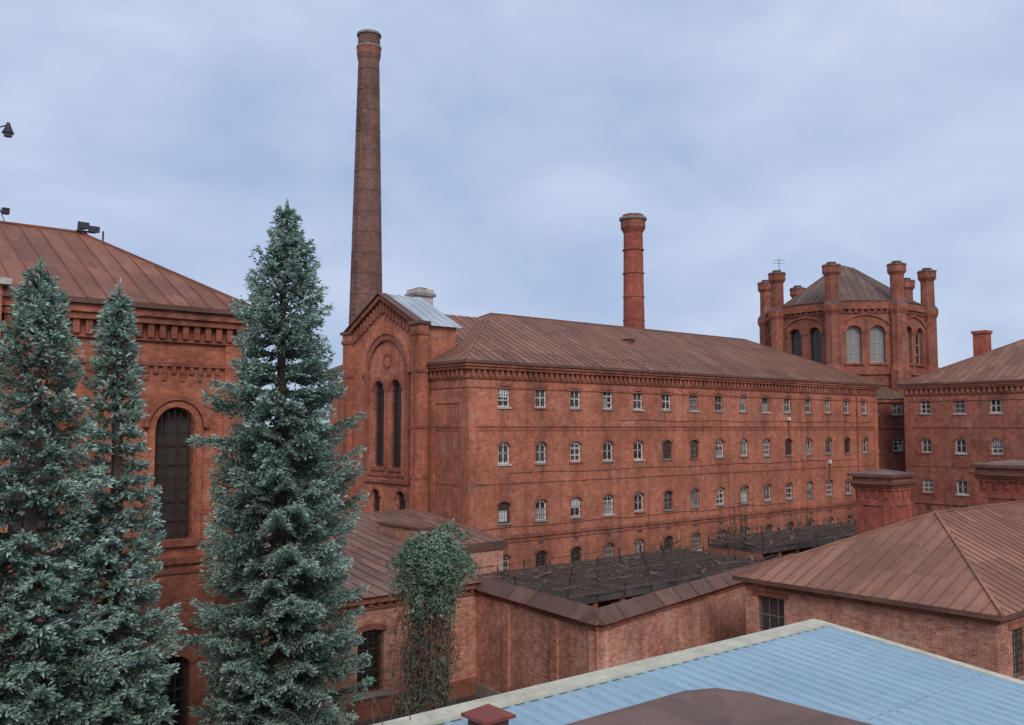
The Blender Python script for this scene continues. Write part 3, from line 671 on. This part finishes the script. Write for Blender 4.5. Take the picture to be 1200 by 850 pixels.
# ------------------------------------------------------------------ brick ventilation stacks
def vent_stack(x0, x1, y0, y1, zt):
    par = empty('brick_ventilation_stack'); c = MB()
    c.box(x0, x1, y0, y1, 0, zt-0.75, 'brick_stack')
    for k, (p, a, b, m) in enumerate(((0.06, 1.5, 1.38, 'brick_trim'), (0.08, 0.76, 0.62, 'brick_trim'), (0.16, 0.617, 0.48, 'brick_trim'), (0.30, 0.477, 0.36, 'cap_metal'), (0.1, 0.357, 0.14, 'brick_tower'), (0.26, 0.137, 0.0, 'cap_metal'))):
        c.box(x0-p, x1+p, y0-p, y1+p, zt-a, zt-b, m)
    for W, LL_ in ((Wall((x0, y1), (0, -1), (-1, 0)), y1-y0), (Wall((x0, y0), (1, 0), (0, -1)), x1-x0)):
        for i in range(4):
            s = LL_*(i+0.5)/4; W.box(c, s-0.07, s+0.07, -0.02, 0.07, zt-1.1, zt-0.765, 'brick_trim')
        W.box(c, 0.02, 0.4, -0.02, 0.05, 0.3, zt-1.51, 'brick_stack'); W.box(c, LL_-0.4, LL_-0.02, -0.02, 0.05, 0.3, zt-1.51, 'brick_stack')
    xm, ym = (x0+x1)/2, (y0+y1)/2
    for a, b in (((x0-.26, y0-.26), (x1+.26, y0-.26)), ((x1+.26, y0-.26), (x1+.26, y1+.26)), ((x1+.26, y1+.26), (x0-.26, y1+.26)), ((x0-.26, y1+.26), (x0-.26, y0-.26))):
        c.poly([(a[0], a[1], zt+.002), (b[0], b[1], zt+.002), (xm, ym, zt+0.22)], 'cap_metal')
    c.obj('brick_shaft_and_cap', par)
vent_stack(41.6, 43.5, 21.9, 23.7, 8.8)
vent_stack(43.4, 46.0, 16.6, 18.6, 9.35)

# ------------------------------------------------------------------ blue roofed shed in the foreground
par = empty('blue_roof_shed'); walls = MB(); roof = MB()
zr = lambda y: 6.8-0.107*(11.1-y)
X0, X1, Y0, Y1 = -8.0, 17.8, 0.9, 11.1
walls.poly([(X0+.2, Y1-.2, 0), (X1-.2, Y1-.2, 0), (X1-.2, Y1-.2, 6.7), (X0+.2, Y1-.2, 6.7)], 'brick_yard')
walls.poly([(X0+.2, Y0+.2, 0), (X1-.2, Y0+.2, 0), (X1-.2, Y0+.2, zr(Y0+.2)-.06), (X0+.2, Y0+.2, zr(Y0+.2)-.06)], 'brick_yard')
for x in (X0+.2, X1-.2): walls.poly([(x, Y0+.2, 0), (x, Y1-.2, 0), (x, Y1-.2, 6.7), (x, Y0+.2, zr(Y0+.2)-.06)], 'brick_yard')
per = 0.30; x = X0; ra = random.Random(4)
while x < X1-0.01:
    pr = [(x, 0), (x+.205, 0), (x+.225, .038), (x+.28, .038), (x+.30, 0)]
    for (a, za), (b, zb_) in zip(pr[:-1], pr[1:]):
        roof.poly([(a, Y0, zr(Y0)+za), (b, Y0, zr(Y0)+zb_), (b, Y1, zr(Y1)+zb_), (a, Y1, zr(Y1)+za)], 'roof_blue', 'roof')
    for yy in (2.5, 5.9, 9.3): roof.box(x+.245, x+.262, yy, yy+.018, zr(yy)+.03, zr(yy)+.046, 'grey_paint')
    x += per
for yy in (4.2, 7.7):
    roof.beam((X0, yy, zr(yy)+0.012), (X1, yy, zr(yy)+0.012), 0.05, 0.012, 'roof_blue')
roof.box(X0, X1+.16, Y1-.02, Y1+.20, 6.62, 6.862, 'cream_trim'); roof.box(X0, X1+.12, Y1-.22, Y1-.023, 6.80, 6.85, 'cream_trim')
b = [(X1-.05, Y0, zr(Y0)-.15), (X1+.15, Y0, zr(Y0)-.15), (X1+.15, Y1-.03, zr(Y1)-.15), (X1-.05, Y1-.03, zr(Y1)-.15)]
roof.hexa(b, [(p[0], p[1], p[2]+0.21) for p in b], 'cream_trim')
for i in range(12):
    xx = X0+i*2.2+.3; roof.box(xx, xx+0.03, Y1-.03, Y1+.205, 6.615, 6.868, 'plaster')
walls.obj('brick_walls', par); roof.obj('corrugated_roof', par)

# rusty roof hatch with a shallow domed sheet lid
par = empty('rusty_roof_hatch'); c = MB()
x0, x1, y0, y1, z, ch = 2.9, 8.45, 1.2, 6.6, 8.14, 0.5
base = [(x0, y0+ch), (x0+.15, y0+.15), (x0+ch, y0), (x1-ch, y0), (x1-.15, y0+.15), (x1, y0+ch), (x1, y1-ch), (x1-.15, y1-.15), (x1-ch, y1), (x0+ch, y1), (x0+.15, y1-.15), (x0, y1-ch)]
xm, ym = (x0+x1)/2, (y0+y1)/2
def sc(k, zz): return [(xm+(p[0]-xm)*k, ym+(p[1]-ym)*k, zz) for p in base]
rings = [sc(.955, 5.7), sc(.955, z-.13), sc(1.0, z-.13), sc(1.005, z), sc(.93, z+.05), sc(.6, z+.09), sc(.2, z+.10)]
N = len(base)
for k in range(len(rings)-1):
    for i in range(N):
        j = (i+1) % N; a = [rings[k][i], rings[k][j], rings[k+1][j], rings[k+1][i]]
        c.poly(a, 'rust_sheet', 'roof' if k > 2 else 'auto')
c.poly(rings[-1], 'rust_sheet', 'roof')
for yy in (3.2, 4.9): c.beam((x0+.3, yy, z+.08), (x1-.15, yy, z+.03), .04, .05, 'rust_sheet')
c.obj('sheet_metal_lid_and_curb', par)

# red capped vent
par = empty('roof_vent'); c = MB(); vx, vy = 7.95, 10.05; vz = zr(vy)
c.box(vx-.2, vx+.2, vy-.2, vy+.2, vz-.1, vz+.36, 'brown_paint')
for sx in (-1, 1):
    for i in range(5): c.box(vx+sx*.2-.01, vx+sx*.2+.01, vy-.16, vy+.16, vz+.03+i*.06, vz+.055+i*.06, 'iron')
c.box(vx-.27, vx+.27, vy-.27, vy+.27, vz+.36, vz+.40, 'red_cap')
q = [(vx-.27, vy-.27, vz+.402), (vx+.27, vy-.27, vz+.402), (vx+.27, vy+.27, vz+.402), (vx-.27, vy+.27, vz+.402)]
for i in range(4): c.poly([q[i], q[(i+1) % 4], (vx, vy, vz+.54)], 'red_cap')
c.obj('vent_body_and_cap', par)

def tube(name, pts, r, mat, parent=None, cyc=False):
    cu = bpy.data.curves.new(name, 'CURVE'); cu.dimensions = '3D'; cu.bevel_depth = r; cu.bevel_resolution = 1
    sp = cu.splines.new('POLY'); sp.points.add(len(pts)-1)
    for p, co in zip(sp.points, pts): p.co = (*co, 1)
    cu.materials.append(M[mat]); o = bpy.data.objects.new(name, cu); scene.collection.objects.link(o)
    if parent: o.parent = parent
    return o
par = empty('razor_wire_coil'); pts = []
for i in range(400):
    tt = i/400; a = tt*2*math.pi*9; xx = 3.0+tt*4.6
    pts.append((xx+0.05*math.sin(a*0.7), 11.35+0.26*math.cos(a), 7.02+0.26*math.sin(a)+0.03*math.sin(a*.31)))
tube('coil', pts, 0.007, 'rusty_iron', par)

# ------------------------------------------------------------------ trees
def tuft_mesh(name, P, D, T, size, width, per, mat, parent, rng, spread=0.65):
    P = np.repeat(P, per, 0); D = np.repeat(D, per, 0); T = np.repeat(T, per)
    n = len(P); rnd = rng.normal(size=(n, 3)); d = D+rnd*spread*0.6; d /= np.linalg.norm(d, axis=1)[:, None]
    s = rng.normal(size=(n, 3)); s -= (s*d).sum(1)[:, None]*d; s /= np.linalg.norm(s, axis=1)[:, None]
    L = size*rng.uniform(0.6, 1.25, n)[:, None]; w = width*rng.uniform(0.7, 1.3, n)[:, None]
    c = P+rng.normal(size=(n, 3))*size*0.18
    V = np.empty((n, 4, 3)); V[:, 0] = c; V[:, 1] = c+d*L*0.5+s*w*0.5; V[:, 2] = c+d*L; V[:, 3] = c+d*L*0.5-s*w*0.5
    me = bpy.data.meshes.new(name); me.vertices.add(n*4); me.vertices.foreach_set('co', V.ravel())
    me.loops.add(n*4); me.loops.foreach_set('vertex_index', np.arange(n*4, dtype=np.int32))
    me.polygons.add(n); me.polygons.foreach_set('loop_start', np.arange(n, dtype=np.int32)*4)
    me.update(calc_edges=True); at = me.attributes.new('tip', 'FLOAT', 'POINT')
    tv = np.clip(T+rng.normal(size=n)*0.10, 0, 1); at.data.foreach_set('value', np.repeat(tv, 4).astype(np.float32))
    me.materials.append(M[mat]); o = bpy.data.objects.new(name, me); scene.collection.objects.link(o); o.parent = parent
    return o

def spruce(x, y, ztop, rmax, fs, rs, seed, zlow=0.8, lean=(0, 0), parent=None, density=1.0):
    rng = np.random.default_rng(seed); r = random.Random(seed)
    par = parent or empty('blue_spruce_tree'); H = ztop
    tr = MB(); n = 14
    axis = lambda z: (x+lean[0]*(z/H)**2*1.0+0.05*math.sin(z*0.9+seed), y+lean[1]*(z/H)**2+0.05*math.cos(z*0.7+seed))
    for i in range(n):
        z0, z1 = H*i/n, H*(i+1)/n; a, b = axis(z0), axis(z1); rr = lambda z: 0.24*(1-z/H)**0.9+0.012
        tr.beam((a[0], a[1], z0), (b[0], b[1], z1), 2*rr(z0), 2*rr(z0), 'bark')
    P = []; D = []; T = []
    z = ztop-0.30
    az0 = 0
    while z > zlow:
        f = (ztop-z)/(ztop-0.5); R = rmax*np.interp(f, fs, rs)
        nb = 4 if f < 0.05 else (8 if f < 0.3 else 10)
        az0 += 0.9
        ctr = axis(z)
        for b in range(nb):
            if r.random() < 0.07: continue
            az = az0+2*math.pi*b/nb+r.uniform(-.3, .3)
            lump = 1+0.13*math.sin(az*3+z*1.1+seed)+0.10*math.sin(z*2.3+az*2)
            L = R*r.uniform(0.76, 1.12)*lump
            if r.random() < 0.12: L *= 0.6
            if r.random() < 0.06: L *= 1.2
            L = max(L, 0.09)
            el = 0.85*(1-min(1, f*3.2))+0.05-0.22*min(1, f*1.4)+r.uniform(-.12, .12)
            up = r.uniform(0.10, 0.40)
            ca, sa = math.cos(az), math.sin(az); tone = r.uniform(-.14, .14)
            def bp(t): return np.array([ctr[0]+ca*L*t, ctr[1]+sa*L*t, z+L*(el*t-0.30*t*(1-t)*min(1, f*2)+up*t*t*0.6)])
            q = [bp(k/4) for k in range(5)]; th = 0.012+0.02*min(1, L/2)
            for k in range(4): tr.beam(q[k], q[k+1], th*(2-k*0.42), th*(2-k*0.42), 'bark')
            out = np.array([ca, sa, 0.12]); side = np.array([-sa, ca, 0])
            nt = max(3, int(L/0.105*density))
            t0 = 0.0 if L < .5 else 0.25
            for k in range(nt):
                t = t0+(1-t0)*(k+r.random())/nt; p = bp(t)
                for sg in (-1, 1):
                    tl = min(0.62, 0.14+0.46*L*(1-t)**0.8*min(1, t*3+0.3))*r.uniform(.7, 1.15)
                    dd = out*0.8+side*sg*0.75+np.array([0, 0, r.uniform(-.50, .0)]); dd /= np.linalg.norm(dd)
                    m = max(2, int(tl/0.09))
                    for j in range(m):
                        u = (j+r.random())/m
                        P.append(p+dd*tl*u+np.array([0, 0, -0.20*tl*u*u])); D.append(dd+np.array([0, 0, .2]))
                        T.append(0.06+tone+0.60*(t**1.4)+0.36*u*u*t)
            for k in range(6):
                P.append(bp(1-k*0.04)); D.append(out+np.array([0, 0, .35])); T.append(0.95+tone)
        z -= 0.15+0.19*min(1, f*4)
    ctr = axis(ztop)
    tr.beam((ctr[0], ctr[1], ztop-.5), (ctr[0], ctr[1], ztop+.1), .03, .03, 'bark')
    for k in range(16): P.append(np.array([ctr[0], ctr[1], ztop-0.5+k*0.038])); D.append(np.array([0, 0, 1.2])); T.append(0.7)
    tr.obj('trunk_and_limbs', par)
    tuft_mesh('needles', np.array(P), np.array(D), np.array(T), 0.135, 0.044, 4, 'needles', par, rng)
    return par

spruce(11.6, 24.2, 17.45, 2.15, [0, .03, .09, .16, .24, .39, .54, .69, .83, 1], [0.03, .10, .26, .44, .62, .82, .94, 1, .94, .84], 11)
spruce(4.60, 21.6, 14.5, 1.85, [0, .03, .08, .2, .35, .5, .75, 1], [0.03, .12, .26, .44, .66, .88, 1, 1], 23, lean=(0.1, 0))
spruce(6.50, 21.9, 14.2, 1.55, [0, .04, .10, .22, .35, .55, .75, 1], [0.03, .14, .24, .34, .48, .80, 1, 1.08], 37, lean=(-0.1, 0))

# weeping tree with dead creeper in front of annex
par = empty('weeping_tree'); tr = MB(); rng = np.random.default_rng(5); r = random.Random(5)
bx, by = 17.25, 25.35; P = []; D = []; T = []
pts = [(bx, by, 0), (bx+.05, by, 2), (bx-.05, by+.05, 4), (bx+.1, by, 5.8), (bx+.3, by, 7.5)]
for i in range(4): tr.beam(pts[i], pts[i+1], 0.2-i*0.04, 0.2-i*0.04, 'bark')
for k in range(46):
    a = r.uniform(0, 6.28); z0 = r.uniform(5.4, 7.6); Lh = r.uniform(0.5, 1.5)*(1.0 if z0 < 7 else .85); rise = r.uniform(0.05, 0.5); drop = r.uniform(0.3, 1.6)
    ox = bx+.15; tone = r.uniform(-.2, .25)
    q = [Vector((ox+Lh*u*math.cos(a)+0.35*u, by+Lh*u*math.sin(a), z0+rise*math.sin(u*3.0)-drop*max(0, u-.4)**1.2)) for u in [i/7 for i in range(8)]]
    for i in range(7):
        tr.beam(q[i], q[i+1], 0.045-.005*i, 0.045-.005*i, 'bark')
        dn = max(6, int((q[i+1]-q[i]).length*100))
        for j in range(dn):
            p = q[i].lerp(q[i+1], r.random()); off = rng.normal(size=3)*[.13, .13, .09]; off[2] -= abs(rng.normal())*.14
            if i > 1: P.append(np.array(p)+off); D.append(np.array([math.cos(a)*.5, math.sin(a)*.5, -.5])); T.append(0.35+tone+0.35*r.random()+0.25*(off[2] > 0))
for k in range(170):
    a = r.uniform(0, 6.28); rr = r.uniform(0.05, 1.05)**1.2; x0 = bx+.1+rr*math.cos(a); y0 = by+rr*math.sin(a)*.7; z0 = r.uniform(2.0, 6.0); z1 = max(0.05, z0-r.uniform(0.8, 3.0))
    p = Vector((x0, y0, z0)); s = 5; dx = r.uniform(-.12, .12)
    for i in range(s):
        q = Vector((p.x+dx+r.uniform(-.13, .13), p.y+r.uniform(-.12, .12), z0+(z1-z0)*(i+1)/s)); tr.beam(p, q, 0.02, 0.02, 'vine')
        for j in range(3):
            e = p.lerp(q, r.random()); tr.beam(e, e+Vector((r.uniform(-.3, .3), r.uniform(-.3, .3), r.uniform(-.35, .1))), 0.012, 0.012, 'vine')
        if k % 2 == 0:
            for j in range(5):
                e = np.array(p.lerp(q, r.random()))+rng.normal(size=3)*.12; P.append(e); D.append(np.array([0, 0, -.6])); T.append(r.uniform(.0, .45))
        p = q
tr.obj('trunk_and_hanging_twigs', par)
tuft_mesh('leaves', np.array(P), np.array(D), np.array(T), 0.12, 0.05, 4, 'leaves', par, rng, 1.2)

def shrub(x, y, rx, h, seed, mat='leaves', n=1400, z0=0.0):
    par = empty('shrub'); rng = np.random.default_rng(seed); r = random.Random(seed); tr = MB(); P = []; D = []; T = []
    for k in range(26):
        a = r.uniform(0, 6.28); e = r.uniform(0.2, 1); q = Vector((x+rx*e*math.cos(a), y+rx*e*math.sin(a), z0+h*r.uniform(.5, 1.05)*(1.1-.4*e))); b = Vector((x+.15*math.cos(a), y+.15*math.sin(a), z0))
        m = b.lerp(q, .5)+Vector((0, 0, .2)); tr.beam(b, m, .035, .035, 'bark'); tr.beam(m, q, .02, .02, 'bark')
        for j in range(n//26):
            p = m.lerp(q, r.uniform(-.2, 1.05)); P.append(np.array(p)+rng.normal(size=3)*.16); D.append(np.array([math.cos(a), math.sin(a), .5])); T.append(r.random()*.7)
    tr.obj('stems', par); tuft_mesh('leaves', np.array(P), np.array(D), np.array(T), .11, .05, 3, mat, par, rng, 1.2)
shrub(15.0, 27.6, 1.0, 1.9, 3, 'shrub_leaves'); shrub(18.9, 27.5, .8, 1.4, 4, 'shrub_leaves'); shrub(13.2, 26.5, 1.0, 2.2, 6, 'shrub_leaves'); shrub(17.2, 25.6, .9, 2.5, 8, 'shrub_leaves')
for i, (sx, sy, sr, sh) in enumerate(((37.2, 38.6, .9, 4.2), (45.5, 38.4, 1.1, 5.0), (52.0, 38.2, 1.2, 6.2), (53.6, 38.3, 1.0, 5.4), (60.5, 38.4, 1.2, 5.2), (67.5, 38.2, 1.0, 5.0))):
    shrub(sx, sy, sr, sh, 40+i, 'shrub_leaves', 900)

par = empty('distant_trees'); rng = np.random.default_rng(9); P = []; D = []; T = []
for k in range(60):
    cx = -60+k*5+rng.uniform(-2, 2); cy = 190-0.25*cx+rng.uniform(-6, 6); hh = rng.uniform(7, 11)
    m = 260; th = rng.uniform(0, 6.28, m); ph = rng.uniform(0, 1, m)**.5
    for a, b in zip(th, ph):
        zz = rng.uniform(1.5, hh); w = 3.2*math.sin(min(1, (zz/hh))*2.9+.2)+.4
        P.append((cx+w*b*math.cos(a), cy+w*b*math.sin(a), zz)); D.append((math.cos(a), math.sin(a), .4)); T.append(rng.uniform())
tuft_mesh('crowns', np.array(P), np.array(D), np.array(T), 1.1, .8, 2, 'far_leaves', par, rng, 1.2)

# ------------------------------------------------------------------ world, sun, camera
w = bpy.data.worlds.new('World'); scene.world = w; w.use_nodes = True
nt = w.node_tree; nd = nt.nodes; lk = nt.links; bg = nd['Background']
SUN_EL, SUN_AZ = 36, -120
sky = nd.new('ShaderNodeTexSky'); sky.sky_type = 'NISHITA'; sky.sun_disc = False
sky.sun_elevation = rad(SUN_EL); sky.sun_rotation = rad(90-SUN_AZ); sky.altitude = 50; sky.dust_density = 2.0
tc = nd.new('ShaderNodeTexCoord')
def wn(scale, detail, rough, ms, loc, dist=0.3):
    mp = nd.new('ShaderNodeMapping'); mp.inputs['Scale'].default_value = ms; mp.inputs['Location'].default_value = loc
    lk.new(tc.outputs['Generated'], mp.inputs[0])
    no = nd.new('ShaderNodeTexNoise'); no.inputs['Scale'].default_value = scale; no.inputs['Detail'].default_value = detail
    no.inputs['Roughness'].default_value = rough; no.inputs['Distortion'].default_value = dist
    lk.new(mp.outputs[0], no.inputs['Vector']); return no.outputs['Fac']
n1 = wn(1.6, 3, 0.45, (1, 1, 2.0), (0.4, 0.1, 0.3)); n2 = wn(4.2, 6, 0.55, (1, 1, 2.0), (1.4, 0.7, 0.1), 0.25)
av = nd.new('ShaderNodeMix'); av.data_type = 'FLOAT'; av.inputs[0].default_value = 0.45
lk.new(n1, av.inputs[2]); lk.new(n2, av.inputs[3])
rp = nd.new('ShaderNodeValToRGB'); e = rp.color_ramp.elements
e[0].position = 0.38; e[0].color = (0.385, 0.50, 0.735, 1); e[1].position = 0.60; e[1].color = (0.64, 0.70, 0.86, 1)
lk.new(av.outputs[0], rp.inputs[0])
vm = nd.new('ShaderNodeVectorMath'); vm.operation = 'SCALE'; vm.inputs['Scale'].default_value = 10.5; lk.new(rp.outputs[0], vm.inputs[0])
mx = nd.new('ShaderNodeMix'); mx.data_type = 'RGBA'; mx.inputs[0].default_value = 0.9
lk.new(sky.outputs[0], mx.inputs[6]); lk.new(vm.outputs[0], mx.inputs[7]); lk.new(mx.outputs[2], bg.inputs['Color']); bg.inputs['Strength'].default_value = 0.1

sd = bpy.data.lights.new('sun', 'SUN'); sd.energy = 1.5; sd.angle = rad(22); sd.color = (1.0, 0.94, 0.86)
so = bpy.data.objects.new('sun', sd); scene.collection.objects.link(so)
v = Vector((math.cos(rad(SUN_AZ))*math.cos(rad(SUN_EL)), math.sin(rad(SUN_AZ))*math.cos(rad(SUN_EL)), math.sin(rad(SUN_EL))))
so.rotation_euler = v.to_track_quat('Z', 'Y').to_euler()

cd = bpy.data.cameras.new('camera'); cd.sensor_width = 36; cd.lens = 32.0; cd.clip_end = 6000; cd.clip_start = 0.1
co = bpy.data.objects.new('camera', cd); scene.collection.objects.link(co)
co.location = (0, 0, 11); co.rotation_euler = (rad(94.13), 0, rad(50.2-90)); scene.camera = co
scene.view_settings.view_transform = 'Standard'; scene.view_settings.look = 'None'; scene.view_settings.exposure = 0
